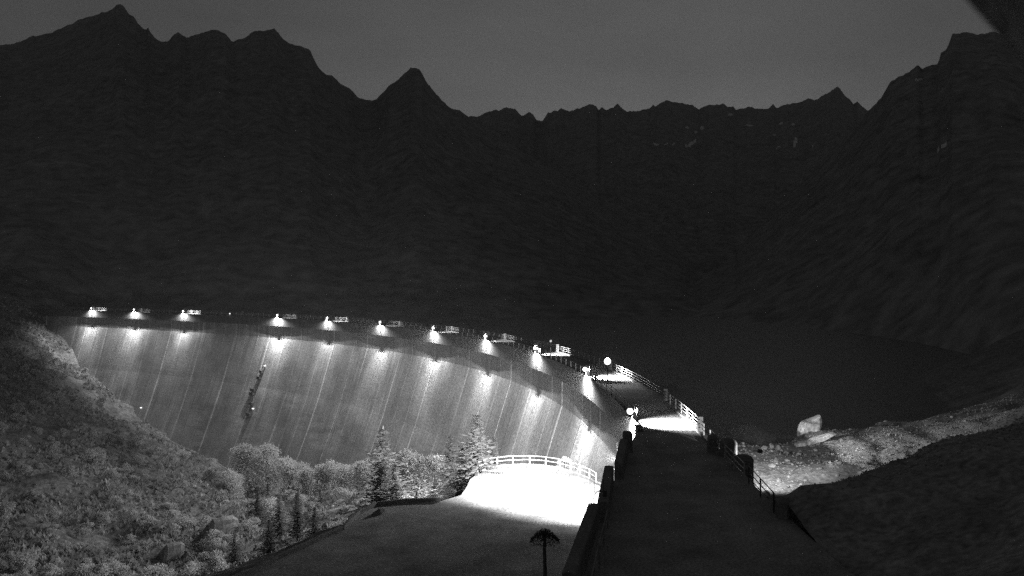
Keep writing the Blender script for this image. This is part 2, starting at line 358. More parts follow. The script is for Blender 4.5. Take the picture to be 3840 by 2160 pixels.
# pour blocks of the downstream face, one per contraction joint
da=1.30; a=A0; k=0
hb=[0.02,2,4,6.5,10,15,20,25,30,37,45,55,65]
while a<A1-.3:
    w=da*rnd.uniform(.9,1.1); b=min(A1,a+w); e=.03/HM; pr=rnd.uniform(0,.05); V=[];F=[];UV=[];SE=[]
    cols=[(a+e,1,0),(a+e+.28/HM,.0,1),((a+b)/2,0,1),(b-e-.22/HM,.0,1),(b-e,.75,0)]
    ws=rnd.uniform(1.3,2.0) if k%3==0 else rnd.choice([.2,.5,.8,1.0]); ww=(.8 if k%3==0 else .5)*rnd.uniform(.8,1.4)
    cols=[(a+e,0,-1),(a+e,ws,0),(a+e+ww/HM,0,0),((a+b)/2,0,0),(b-e-.25/HM,0,0),(b-e,.3,0),(b-e,0,-1)]
    for (aa,se,q) in cols:
        for h in hb:
            off=prof(h)-.0-pr+(.3 if q<0 else 0)
            V.append(loc(cr(aa,off,ZF-h))); UV.append((aa*HM,ZF-h)); SE.append(se)
    n=len(hb)
    for i in range(len(cols)-1):
        for j in range(n-1): F.append((i*n+j,i*n+j+1,(i+1)*n+j+1,(i+1)*n+j))
    me=mesh('face_block',V,F,m_face,False,UV); at=me.attributes.new('seam','FLOAT','POINT'); at.data.foreach_set('value',SE)
    obj('face_block',me,dam); a=b; k+=1
# crest: fascia of cantilevered slabs, walkway, kerbs
a=A0; k=0
while a<A1-.2:
    b=min(A1,a+2.36); e=.02/HM
    obj('crest_fascia',loft('crest_fascia',a+e,b-e,3,[(.3,ZW+.22),(.3,ZF),(.75,ZF-.0),(.75,ZW+.22)],m_fascia,False,True),dam); a=b
obj('walkway',loft('walkway',A0,A1,90,[(.75,ZW),(5.35,ZW),(5.35,ZW-.1),(.75,ZW-.1)],m_walk,False,True),dam)
obj('kerb',loft('kerb',-1.8,A1,90,[(5.35,ZW+.2),(5.75,ZW+.2),(5.75,ZW-.6),(5.35,ZW-.6)],m_conc,False,True),dam)

# ------------------------------------------------------------------ railings and pillars on the crest
def rail_run(t, fpos, a0, a1, step, hts, post_h, r=.035, pr=.045, mr=m_rail):
    n=max(2,int((a1-a0)/.5))
    for h in hts:
        mb=MB(); mb.tube([Vector(fpos(a0+(a1-a0)*i/n))+Vector((0,0,h)) for i in range(n+1)],r,5)
        obj('rail',mb.mesh('rail',mr,True),t)
    pm=MB(); pm.box((0,0,post_h/2),(pr*2,pr*2,post_h)); pm=pm.mesh('post',mr)
    a=a0; 
    while a<=a1+1e-6:
        o=obj('post',pm,t,Vector(fpos(a))); o.rotation_euler[2]=math.radians(a); a+=step
stations=[68.3,62.9,56.9,51.3,45.7,39.85,33.6,27.25,20.86,14.5,7.7,.75]
# upstream railing, cut into runs by the concrete pillars
runs=[]; e=[-1.6]+[s+dd for s in reversed(stations) for dd in (-1.9,1.9)]+[A1]
e=sorted(x for x in e if -1.6<=x<=A1)
names=['nearest the camera','second nearest']
def rel(p0,p): return (p[0]-p0[0],p[1]-p0[1],p[2]-p0[2])
pill_me=MB().box((0,0,.62),(.42,.34,1.24),bev=.03).mesh('crest_pillar',m_conc)
up_runs=[(-1.6,-.2),(-.0,3.3)]+[(3.5+i*6.0,9.3+i*6.0) for i in range(12)]
for i,(a,b) in enumerate(up_runs):
    b=min(b,A1)
    t=thing('crest_railing',['lake side three bar railing, run closest to the dark piers','brightly lit three bar railing on the lake side beside the broad light band'][i] if i<2 else ('lake side railing run %s'%['beside the round globe lamp','between globe lamp and small dim globe','just beyond the small dim globe','fourth past the globe lamp','fifth past the globe lamp','sixth past the globe lamp','seventh past the globe lamp','eighth past the globe lamp','around the middle of the far arc','fourth from the far hillside','third from the far hillside','second from the far hillside','touching the far hillside'][min(i-2,12)]),'railing',cr(a,5.5,ZW+.2),'lake side crest railings')
    p0=Vector(t.location)
    rail_run(t,lambda q: cr(q,5.5,ZW+.2)-p0,a,b,.58,(.38,.68,1.0),1.0,mr=m_rail)
for i,a in enumerate([-.1,3.4]+[9.4+6*k for k in range(11)]):
    if a>A1: break
    o=obj('crest_pillar',pill_me,None,cr(a,5.5,ZW+.2)); o.rotation_euler[2]=math.radians(a)
    tag(o,['concrete pillar in the lake side railing just before the broad light band','pale concrete pillar in the lake side railing beyond the broad light band'][i] if i<2 else 'far concrete pillar between runs of the lake side railing','pillar','pillars of the lake side railing')
# downstream railing between lamp stations
LB=['leftmost lamp','second lamp','third lamp','fourth light','fifth lamp','sixth lamp','seventh lamp','eighth lamp','ninth lamp','tenth lamp','globe lamp','last lamp']
for i in range(len(stations)):
    b=stations[i]-.45; a=(stations[i+1]+.45) if i+1<len(stations) else None
    if a is None: continue
    t=thing('parapet_railing','dim face side railing between the %s and the %s, from the left'%(LB[i],LB[i+1]),'railing',cr(a,.5,ZW+.22),'face side crest railings')
    p0=Vector(t.location); rail_run(t,lambda q: cr(q,.5,ZW+.22)-p0,a,b,.66,(.45,.9),.9,mr=m_conc)
# lamp stations
def light(kind,name,p,power,parent,d=None,size=.08,angle=None,blend=.15):
    L=bpy.data.lights.new(name,kind); L.energy=power; L.shadow_soft_size=size; L.color=(1,1,1)
    if kind=='SPOT': L.spot_size=math.radians(angle); L.spot_blend=blend
    o=bpy.data.objects.new(name,L); C.objects.link(o); o.parent=parent; o.location=p
    if d is not None: o.rotation_euler=Vector(d).to_track_quat('-Z','Y').to_euler()
    return o
desc=['leftmost lamp on the dam crest above the lit hillside','second dam lamp from the left, round glow with a bright fan below','third dam lamp from the left with a bar of lit railing','fourth dam light from the left, only a tiny dim point','fifth dam lamp from the left with a wide bright fan','sixth dam lamp from the left','seventh dam lamp from the left','eighth dam lamp from the left, beside a small lit railing piece','ninth dam lamp from the left, above a tall white fan','tenth dam lamp from the left, next to the post with dim globe','eleventh dam lamp from the left, beside the bright round globe','last dam lamp on the right, blazing beside the broad light band']
pw=[.8,1.05,.65,.012,1.3,.65,.75,.8,.85,.85,1.15,1.9]
bp=[.16,.02,.22,0,.03,.1,.03,.06,.05,.2,1.1,1.1]
arm=MB(); arm.tube([(.35,0,.2),(.35,0,1.1),(.25,0,1.36),(0,0,1.46),(-.2,0,1.44),(-.3,0,1.36)],.025,6); arm=arm.mesh('lamp_arm',m_steel,True)
hood=MB(); hood.tube([(-.3,0,1.38),(-.3,0,1.28)],.06,10,.2); hood=hood.mesh('lamp_hood',m_steel,True)
bulb=MB().ball((-.3,0,1.0),.29,12,8).mesh('bulb',m_bulb,True); bulb_s=MB().ball((-.3,0,.76),.22).mesh('bulb',m_spark,True)
for i,s in enumerate(stations):
    p=cr(s,.3,ZW+.22); t=thing('crest_lamp',desc[i],'lamp',p,'lamps along the dam crest',math.radians(s))
    obj('lamp_arm',arm,t); obj('lamp_hood',hood,t); obj('bulb',bulb if pw[i]>.1 else bulb_s,t)
    k=pw[i]
    if k>.1: 
        fl=bpy.data.lights.new('fascia_light','AREA'); fl.shape='RECTANGLE'; fl.size=.12; fl.size_y=2.0; fl.spread=math.radians(60); fl.energy=P_FASCIA*k*(2.5 if i==11 else 1)
        fo=bpy.data.objects.new('fascia_light',fl); C.objects.link(fo); fo.parent=t; fo.location=(-.13,0,.62); fo.rotation_euler=(0,math.radians(-4),0)
    if k<.1 or i==11: light('SPOT','lamp_light',(-.37,0,.58),P_FACE*k,t,(-.1,0,-1) if i<11 else (-.25,.55,-1),.07,118 if i<11 else 96,.6)
    if k>.1:
        light('SPOT','face_light',(-.37,0,.58),P_DOWN*k,t,(-.5,0,-1) if i<11 else (-.3,.8,-1),.05,56 if i<11 else 80,1.0)
        if 5<i<11: light('SPOT','valley_light',(-.5,0,.5),P_VALLEY,t,(-1,-.1,-.5),.08,120,1.0)
        for sg in (-1,1):
            if i<11 or sg>0: light('SPOT','side_light',(-.37,.05*sg,.58),P_WING*k,t,(-.3,.84*sg,-1),.05,88,.9)
        if i<10: light('SPOT','walkway_light',(-.6,0,1.8),P_BAND*bp[i],t,(1,.12,-.33),.06,76,.35)
        else:
            wl=bpy.data.lights.new('walkway_light','AREA'); wl.shape='RECTANGLE'; wl.size=.1; wl.size_y=2.6; wl.spread=math.radians(96); wl.energy=P_STRIP*bp[i]
            wo=bpy.data.objects.new('walkway_light',wl); C.objects.link(wo); wo.parent=t; wo.location=(.05,.5,1.25); wo.rotation_euler=(0,math.radians(-70),0)
            obj('strip_housing',MB().box((-.09,.5,1.27),(.12,2.7,.2)).mesh('strip_housing',m_steel),t)
    pil=obj('lamp_pillar',MB().box((0,0,.6),(.5,.45,1.2),bev=.04).mesh('lamp_pillar',m_conc),None,cr(s+.2,.52,ZW+.0)); pil.rotation_euler[2]=math.radians(s)
    tag(pil,'concrete pillar on the crest edge just beyond the %s'%LB[i],'pillar','pillars beside the crest lamps')
# globe lamps on posts over the walkway
def globe(a,off,h,r,mat,label,power):
    p=cr(a,off,ZW); t=thing('globe_lamp',label,'lamp',p,'globe lamps on posts')
    mb=MB(); mb.tube([(0,0,0),(0,0,h-r)],.05,7); mb.box((0,0,.15),(.2,.2,.3)); obj('pole',mb.mesh('pole',m_steel),t)
    obj('globe',MB().ball((0,0,h),r,14,10).mesh('globe',mat,True),t)
    if power: light('POINT','globe_light',(0,0,h+r+.15),power,t,size=.1)
globe(7.05,2.35,2.55,.42,m_bulb,'bright round globe lamp on a thin post on the crest walkway',P_GLOBE)
globe(14.2,2.4,2.5,.2,m_dim,'small dim globe lamp on a thin post on the far crest','')
o=obj('gate_post',MB().box((0,0,.6),(.22,.22,1.2)).mesh('gate_post',m_steel),None,cr(7.2,.95,ZW)); tag(o,'dark square post standing in the light at the bright lamp under the globe','post')
o=obj('gate_post',MB().box((0,0,.55),(.2,.2,1.1)).mesh('gate_post',m_conc),None,cr(14.6,1.0,ZW)); tag(o,'pale square post on the far walkway beside the tenth lamp','post')

# access ladder and small lamps on the dam face
def facep(a,h,out=0): return cr(a,prof(h)-out,ZF-h)
t=thing('face_ladder','dark steel access ladder with landings running down the dam face','ladder',facep(46.5,13.4,.3)); p0=Vector(t.location)
pa=[(46.44,13.4),(46.6,17.3),(46.9,21.7),(46.33,26.8),(46.5,30)]
def lad(a,h,o): 
    return facep(np.interp(h,[q[1] for q in pa],[q[0] for q in pa]),h,o)-p0
for sx in (-.11,.11):
    mb=MB(); mb.tube([lad(0,h,.35)+Vector((-math.sin(.81)*sx*6,math.cos(.81)*sx*6,0)) for h in np.linspace(13.4,30,14)],.09,5); obj('side_rail',mb.mesh('side_rail',m_steel),t)
rung=MB().box((0,0,0),(.12,1.4,.1)).mesh('rung',m_steel)
for h in np.arange(13.8,30,.75): o=obj('rung',rung,t,lad(0,h,.35)); o.rotation_euler[2]=math.radians(46.5)
for h,wd in ((15,1.5),(17,1.8),(21,2.6),(22.2,2.4),(25.2,1.6),(28.5,2.2)):
    o=obj('landing',MB().box((0,0,0),(1.0,wd,.9)).mesh('landing',m_steel),t,lad(0,h,.5)); o.rotation_euler[2]=math.radians(46.5)
for (a,h,l) in ((46.35,13.0,'tiny white lamp at the top of the dark ladder on the dam face'),(46.2,26.6,'tiny white lamp low beside the dark ladder on the dam face'),(59.34,32.0,'tiny white lamp on the left of the dam face just above the hillside')):
    t=thing('face_lamp',l,'lamp',facep(a,h,.3),'tiny lamps on the dam face'); obj('lamp_housing',MB().box((0,0,.3),(.5,.5,.2)).mesh('lamp_housing',m_steel),t); obj('bulb',MB().ball((-.1,0,0),.36,10,7,.7).mesh('bulb',m_spark,True),t)

# ------------------------------------------------------------------ near abutment: walkway platform, parapets, piers
def prism(pts,z0,z1,cent=(0,0,0)):
    n=len(pts); v=[(x-cent[0],y-cent[1],z0-cent[2]) for x,y in pts]+[(x-cent[0],y-cent[1],z1-cent[2]) for x,y in pts]
    return v,[tuple(range(n-1,-1,-1)),tuple(range(n,2*n))]+[(i,(i+1)%n,n+(i+1)%n,n+i) for i in range(n)]
e0=cr(A0-.02,.3); e1=cr(A0-.02,5.75)
plat=[(e0.x,e0.y),(8.3,63.2),(6.6,55.2),(6.0,54),(4.6,45.4),(4.2,45),(2.2,34),(.6,22),(15.4,22),(15.0,40),(15.2,52),(15.9,62),(e1.x,e1.y)]
v,f=prism(plat,-26,ZW-.012); ab=obj('abutment',mesh('abutment',v,f,m_walk)); tag(ab,kind='structure')
def wallseg(p,q,th,z0,z1,name,label,cat,m,grp=None,bev=.08):
    c=((p[0]+q[0])/2,(p[1]+q[1])/2,z0); L=math.dist(p,q); rz=math.atan2(q[1]-p[1],q[0]-p[0])
    o=obj(name,MB().box((0,0,(z1-z0)/2),(L,th,z1-z0),bev=bev).mesh(name,m),None,c); o.rotation_euler[2]=rz; return tag(o,label,cat,grp)
G='dark parapets at the near end of the crest'
wallseg((8.35,63.6),(6.95,55.5),.6,-14,-11.85,'parapet_wall','dark parapet wall starting beside the broad light band','parapet',m_dark,G)
wallseg((6.2,54.4),(4.85,45.6),.6,-14,-11.85,'parapet_wall','middle dark parapet wall above the lit terrace corner','parapet',m_dark,G)
wallseg((4.35,45.3),(2.3,34.5),.6,-14,-11.85,'parapet_wall','nearest dark parapet wall running to the bottom of the picture','parapet',m_dark,G)
wallseg((2.3,34.2),(.8,24),.6,-14,-11.85,'parapet_wall','dark parapet wall below the bottom edge of the picture','parapet',m_dark,G)
o=obj('end_pillar',MB().box((0,0,.75),(.7,.8,1.5),bev=.12).mesh('end_pillar',m_dark),None,(8.75,64.6,-13)); tag(o,'dark rounded pillar at the head of the left parapet beside the light band','pillar')
# handrail inside the near parapet
t=thing('handrail','thin double handrail along the inside of the nearest dark parapet','handrail',(4.9,44.6,-13))
for dz in (.55,.95):
    mb=MB(); mb.tube([(.1,0,dz),(-1.0,-6,dz),(-2.0,-12,dz),(-3.0,-18,dz)],.04,5); obj('rail',mb.mesh('rail',m_conc),t)
pm=MB().box((0,0,.5),(.07,.07,1.0)).mesh('post',m_conc)
for k in range(7): obj('post',pm,t,(.1-k*.52,-k*3,0))
# gooseneck lamp and aerial behind the parapet
t=thing('gooseneck_lamp','thin dark gooseneck lamp post at the terrace corner of the left parapet','lamp',(4.45,46.2,-13))
mb=MB(); mb.tube([(-.02,0,-.6),(-.02,0,1.15),(.04,0,1.4),(.16,0,1.52),(.34,0,1.55),(.5,0,1.5)],.028,6); obj('pole',mb.mesh('pole',m_steel,True),t)
mb=MB(); mb.box((.58,0,1.42),(.22,.22,.34),bev=.04); obj('lamp_box',mb.mesh('lamp_box',m_steel),t)
mb=MB(); mb.tube([(.5,0,1.5),(.5,0,2.15)],.015,5); mb.tube([(.02,0,1.45),(.0,0,1.95)],.015,5); obj('aerial',mb.mesh('aerial',m_steel),t)
# right side: railing runs and rounded piers
def rrun(y0,y1,x0,x1,label,m,ends=True):
    t=thing('crest_railing',label,'railing',(x0,y0,ZW),'lake side crest railings'); n=max(1,round(abs(y1-y0)/3.0))
    for h in (.38,.72,1.1):
        mb=MB(); mb.tube([(0,0,h),(x1-x0,y1-y0,h)],.035,5); obj('rail',mb.mesh('rail',m),t)
    pm=MB().box((0,0,.55),(.08,.08,1.1)).mesh('post',m)
    for k in range(n+1): obj('post',pm,t,((x1-x0)*k/n,(y1-y0)*k/n,0))
rrun(61.5,55.3,15.35,15.05,'dim railing crossing in front of the flat topped dark pier',m_rail)
rrun(54.4,47.6,15.1,14.6,'thin dark railing against the lit gravel at the near end of the crest',m_steel)
for (x,y,w,d,h,l) in ((15.15,64.3,.75,1.0,1.35,'narrow rounded dark pier at the end of the lit lake side railing'),(15.9,62.7,1.15,1.2,1.3,'second rounded dark pier, separated from the first by a light slit'),(16.15,59.6,1.3,1.2,.75,'broad flat topped dark pier behind the crossing rails'),(14.75,46.6,.55,.9,1.15,'squat dark end block where the near railing stops')):
    o=obj('upstream_pier',MB().box((0,0,(h-3)/2+1.5-1.5),(w,d,h+3),bev=.3).mesh('upstream_pier',m_dark),None,(x,y,ZW)); tag(o,l,'pier','dark piers along the lake side of the near crest')
# lake side floodlight hung on the outer face
t=thing('bank_floodlight','floodlight on the lake side wall shining over the gravel bank','floodlight',(17.2,59.2,-11.9)); 
obj('housing',MB().box((0,0,0),(.3,.35,.22),bev=.04).mesh('housing',m_steel),t); obj('bracket',MB().box((-.3,0,0),(.4,.06,.06)).mesh('bracket',m_steel),t)
light('SPOT','flood_light',(.25,.3,.0),P_BANK,t,(6,22,-4.6),.08,82,1.0)
# terrace floodlight on the face side
t=thing('terrace_floodlight','floodlight under the near crest edge shining on the terrace and valley','floodlight',(8.75,67.5,-14.3))
obj('housing',MB().box((0,0,0),(.35,.4,.25),bev=.04).mesh('housing',m_steel),t); obj('bracket',MB().box((.3,0,0),(.4,.06,.06)).mesh('bracket',m_steel),t)
light('SPOT','flood_light',(-.35,.2,0),P_FLOOD,t,(math.cos(math.radians(110)),math.sin(math.radians(110)),-.105),.1,53,1.0)

# ------------------------------------------------------------------ night air
hz=bpy.data.materials.new('night_haze'); hz.use_nodes=True; hn=hz.node_tree.nodes; hn.clear()
pv_=hn.new('ShaderNodeVolumePrincipled'); pv_.inputs['Density'].default_value=HAZE; pv_.inputs['Color'].default_value=(.9,.9,.9,1)
ho=hn.new('ShaderNodeOutputMaterial'); hz.node_tree.links.new(pv_.outputs[0],ho.inputs['Volume'])
hb_=MB().box((0,0,0),(6400,6400,1400)).mesh('haze',hz); ho_=obj('haze',hb_,None,(0,1600,560)); tag(ho_,'thin night haze filling the valley','haze',kind='stuff')

# ------------------------------------------------------------------ terrace
TP=[(9.8,90),(8.6,93.3),(7.0,96.6),(5.4,98.9),(3.6,100.2),(1.7,100.7),(-.4,100.4),(-2.4,99.4),(-3.8,97.3),(-4.6,94),(-4.8,90.5),(-5.2,87),(-7.2,84.6),(-10.5,84.2),(-13.2,83),(-14.4,80),(-14.9,75),(-18.5,67),(-21,58),(-22,30),(0,30),(5.5,45),(7.6,58),(9.4,70),(10.1,80)]
v,f=prism(TP,-25.5,-22.0); tag(obj('terrace_ground',mesh('terrace_ground',v,f,m_terr)),kind='structure')
# low kerb round its valley edge
kb=TP[9:19]; mb=MB()
for (p,q) in zip(kb[3:],kb[4:]):
    L=math.dist(p,q); mb.box(((p[0]+q[0])/2,(p[1]+q[1])/2,-22+.12),(L+.25,.35,.5),math.atan2(q[1]-p[1],q[0]-p[0]),bev=.05)
tag(obj('terrace_kerb',mb.mesh('terrace_kerb',m_dark)),'dark low kerb along the valley edge of the terrace','kerb')
mb=MB()
for (p,q) in zip(TP[0:8],TP[1:9]):
    L=math.dist(p,q); mb.box(((p[0]+q[0])/2,(p[1]+q[1])/2,-22+.06),(L+.15,.3,.4),math.atan2(q[1]-p[1],q[0]-p[0]),bev=.03)
tag(obj('terrace_kerb',mb.mesh('terrace_kerb',m_conc)),'thin pale kerb under the white terrace railing','kerb')
pts=[Vector((x,y,-21.75)) for x,y in TP[0:9]]; pts[0]=Vector((9.0,91.6,-21.75))
t=thing('terrace_railing','white two bar railing curving round the floodlit terrace','railing',tuple(pts[4])); p0=pts[4]
for h in (.5,.95):
    mb=MB(); mb.tube([p-p0+Vector((0,0,h)) for p in pts],.055,6); obj('rail',mb.mesh('rail',m_rail),t)
pm=MB().box((0,0,.48),(.12,.12,.98)).mesh('post',m_rail); acc=0; out=[]
for p,q in zip(pts,pts[1:]):
    L=(q-p).length; s=acc
    while s<L: out.append(p+(q-p)*s/L); s+=2.0
    acc=s-L
for p in out: obj('post',pm,t,p-p0)

t=thing('added_valley_fill','small added fill light below the valley edge of the terrace','floodlight',(-5.6,91,-22.6))  # added unseen fill light that brightens the valley trees
obj('housing',MB().box((0,0,0),(.3,.3,.22),bev=.04).mesh('housing',m_steel),t); obj('bracket',MB().box((.3,0,.1),(.4,.06,.06)).mesh('bracket',m_steel),t)
light('SPOT','flood_light',(-.3,.1,0),P_SIDE,t,(-40,22,-2),.15,116,1.0)
# ------------------------------------------------------------------ rocks
def rockmesh(name,seed,sx,sy,sz,m,n=2,rough=.25):
    import bmesh
    bm=bmesh.new(); bmesh.ops.create_icosphere(bm,subdivisions=n,radius=1)
    r=random.Random(seed); pl=[(Vector((r.gauss(0,1),r.gauss(0,1),r.gauss(0,1))).normalized(),r.uniform(.55,.9)) for _ in range(9)]
    for v_ in bm.verts:
        c=v_.co.copy(); c*=1+rough*.5*noise.noise(c*1.3+Vector((seed,0,0)))
        for (d,k) in pl:
            q=c.dot(d)
            if q>k: c-=d*(q-k)
        v_.co=Vector((c.x*sx,c.y*sy,c.z*sz))
    me=bpy.data.meshes.new(name); bm.to_mesh(me); bm.free(); me.materials.append(m); return me
# the leaning boulder: an outline extruded to real thickness
def slabrock(name,outl,th,m,seed=1):
    V=[];F=[];n=len(outl); r=random.Random(seed)
    cx=sum(p[0] for p in outl)/n; cz=sum(p[1] for p in outl)/n
    layers=[(-th/2,.72),(-th*.38,.95),(-th*.1,1.0),(th*.25,.97),(th/2,.7)]
    for (y,s) in layers:
        for (x,z) in outl: V.append((cx+(x-cx)*s+r.uniform(-.03,.03),y+r.uniform(-.05,.05),cz+(z-cz)*s+r.uniform(-.03,.03)))
    for k in range(len(layers)-1):
        for i in range(n): j=(i+1)%n; F.append((k*n+i,k*n+j,(k+1)*n+j,(k+1)*n+i))
    F += [tuple(range(n-1,-1,-1)),tuple(range((len(layers)-1)*n,len(layers)*n))]
    return mesh(name,V,F,m)
bo=[(-1.25,0),(-1.2,.6),(-.95,1.35),(-.65,1.75),(-.1,2.0),(.75,2.35),(1.35,2.62),(1.55,2.2),(1.5,1.3),(1.25,.75),(.6,.35),(-.2,.05)]
o=obj('boulder',slabrock('boulder',bo,1.9,m_pale),None,(31.2,90,-16.55)); o.scale=(.87,.87,.87); o.rotation_euler[2]=0
tag(o,'big pale pointed boulder leaning on the ridge of the gravel bank','boulder')
sl=[(-2.6,-.35),(-2.5,.1),(-1.7,.65),(-.6,1.0),(-.55,1.0),(.4,1.3),(2.6,2.05),(2.9,1.9),(1.6,1.1),(-.6,.3),(-1.7,-.15)]
o=obj('rock_slab',slabrock('rock_slab',[p for p in sl[:4]]+[(-.62,1.0),(-.7,.28)]+sl[10:],1.4,m_pale,3),None,(29.6,84.5,-16.75)); o.scale=(.85,.85,.8); tag(o,'smooth pale slab, left half of the cracked rock below the big boulder','rock')
o=obj('rock_slab',slabrock('rock_slab',[(-.52,1.02)]+sl[5:9]+[(-.58,.34)],1.4,m_pale,4),None,(29.6,84.5,-16.75)); o.scale=(.85,.85,.8); tag(o,'smooth pale slab, right half of the cracked rock below the big boulder','rock')
# stones on the bank
vars_=[rockmesh('stone',s,1,1,.75,m_stone if s%3==0 else m_stone2,1) for s in range(8)]
n=0; rs=random.Random(21)
special=[(3.4,'two upright pale stones side by side in the middle of the bank')]
cnt=0
while cnt<230:
    d=rs.uniform(60,100); u=rs.uniform(2740,3700); x=(u-1920)/3200*d
    dens=math.exp(-((u-3060)/260)**2)*(1 if d<88 else .45)+ (.35 if 77<d<86 and u<3000 else 0)+.12
    if rs.random()>dens: continue
    if side(x,d)<7: continue
    z=bz(x,d); s=rs.choice([.08,.1,.12,.15,.2,.28])*rs.uniform(.8,1.25)
    if u>3300: s*=.8
    o=obj('stone',rs.choice(vars_),None,(x,d,z+s*.25)); o.scale=(s*rs.uniform(.8,1.4),s,s*rs.uniform(.7,1.1)); o.rotation_euler=(rs.uniform(-.4,.4),rs.uniform(-.4,.4),rs.uniform(0,6))
    tag(o,'%s loose stone %s'%('larger' if s>.2 else ('hand sized' if s<.12 else 'small'),'on the far dim end of the gravel bank' if u>3350 else ('on the bright lower gravel near the crest railing' if d<72 else ('along the lake edge of the gravel bank' if d>92 else 'in the middle of the gravel bank'))),'stone','loose stones on the gravel bank'); cnt+=1
for i,(u,vv) in enumerate(((2893,1672),(2918,1668))):
    d=82; x=(u-1920)/3200*d; o=obj('stone',rockmesh('stone',40+i,.28,.25,.45,m_stone,2),None,(x,d,bz(x,d)+.35)); tag(o,['upright white stone, left one of the pair on the bank left of the cracked slab','upright white stone, right one of the pair on the bank left of the cracked slab'][i],'stone')
# fine rubble as one object
mb=MB(); cnt=0
tet=[(1,0,-.4),(-.5,.87,-.4),(-.5,-.87,-.4),(0,0,.8),(.6,.5,.4),(-.7,.1,.3)]
F6=[(0,4,3),(0,1,4),(1,5,3),(1,3,4),(1,2,5),(2,3,5),(2,0,3)]
while cnt<9000:
    d=rs.uniform(46,118); u=rs.uniform(2720,3840); x=(u-1920)/3200*d
    if side(x,d)<6.5 and d>66: continue
    if x<16.4: continue
    s=rs.choice([.035,.05,.06,.09])*rs.uniform(.8,1.3); z=float(fb([x],[d])[0]); z=zbank(x,d,z)+s*.2; th=rs.uniform(0,6.28); c,si=math.cos(th),math.sin(th)
    mb.add([(x+s*(p[0]*c-p[1]*si)*1.3,d+s*(p[0]*si+p[1]*c),z+s*p[2]) for p in tet],F6); cnt+=1
tag(obj('rubble',mb.mesh('rubble',m_stone2)),'fine rubble covering the floodlit gravel bank','rubble',kind='stuff')
# boulders in the valley
for (u,d,sc,l) in ((815,138,1.0,'huge slab shaped boulder with lit sloping top and black face low in the valley'),(640,128,.62,'smaller slab boulder with dark face left of the huge one')):
    x=(u-1920)/3200*d
    o=obj('valley_boulder',slabrock('valley_boulder',[(-4.2,-1.5),(-3.4,.6),(-1.6,2.0),(.8,3.6),(2.6,4.9),(3.3,4.4),(2.9,2.2),(2.0,.2),(1.6,-1.5)],5.0,m_slab,u),None,(x,d,vz(x,d)-.2)); o.scale=(sc,sc,sc); o.rotation_euler=(0,0,-.8); tag(o,l,'boulder')
for i,(u,vv,d,s,l) in enumerate(((1250,1905,118,(1.6,1.0,.9),'pale boulder in the clearing left of the terrace conifers'),(1400,1880,108,(1.5,1,.8),'pale rounded boulder at the foot of the bushy conifer'),(1660,1800,103,(.9,.7,.5),'small bright rock between the two dark conifers'),(1380,1960,84,(1.6,1.0,1.2),'dark rock at the corner of the terrace kerb'),(1420,1990,80,(.7,.6,.4),'small rock lying just inside the terrace corner'))):
    x=(u-1920)/3200*d; z=-22 if i==4 else vz(x,d); o=obj('valley_boulder',rockmesh('valley_boulder',60+i,*s,m_slab if i>2 else m_stone2,3),None,(x,d,z+s[2]*.35)); o.rotation_euler=(0,0,.2+i); tag(o,l,'boulder')

# ------------------------------------------------------------------ vegetation
def conifer_mesh(seed,width=.19,dens=34,bare=.1):
    r=random.Random(seed); V=[];F=[]
    for i in range(dens):
        t=i/dens; z0=bare+(1-bare)*t; Lm=width*((1-t)**.85)*(r.uniform(.62,1.1))+.012
        nb=7 if t<.7 else 5
        for b in range(nb):
            th=2*math.pi*(b+r.random()*.8)/nb+i*1.3; L=Lm*r.uniform(.5,1.15); dr=r.uniform(-.25,.12)
            m=max(3,int(L*56))
            for k in range(m+1):
                q=(k+.4)/(m+.4); x=math.cos(th)*L*q; y=math.sin(th)*L*q; z=z0+dr*L*q+.25*L*q*q*.5+r.uniform(-.006,.006)
                s=.017*(1.1-.5*q)*r.uniform(.7,1.5); a=th+r.uniform(-.9,.9); c_,s_=math.cos(a),math.sin(a); n=len(V)
                V += [(x-c_*s,y-s_*s,z+r.uniform(-.4,.2)*s),(x+c_*s*1.4,y+s_*s*1.4,z-r.uniform(0,.5)*s),(x-s_*s*.8,y+c_*s*.8,z-r.uniform(.1,1.1)*s),(x+s_*s*.8,y-c_*s*.8,z-r.uniform(.1,1.1)*s)]
                F += [(n,n+1,n+2),(n,n+3,n+1)]
    # leading shoot
    for k in range(10):
        z=.93+k*.008; s=.012*(1-k/14); n=len(V); a=r.uniform(0,6.28); V += [(math.cos(a)*s,math.sin(a)*s,z),(-math.cos(a)*s,-math.sin(a)*s,z),(0,0,z+.03)]; F.append((n,n+1,n+2))
    return mesh('crown',V,F,m_needle)
def trunk_mesh(seed,h=.98,r0=.016):
    mb=MB(); r=random.Random(seed); mb.tube([(r.uniform(-.004,.004)*k,r.uniform(-.004,.004)*k,h*k/5) for k in range(6)],r0,7,.003)
    for _ in range(14):
        z=r.uniform(.1,.8)*h; a=r.uniform(0,6.28); L=.13*(1-z)*r.uniform(.6,1.2); mb.tube([(0,0,z),(math.cos(a)*L,math.sin(a)*L,z+L*.15)],.0035,4,.001)
    return mb.mesh('trunk',m_bark)
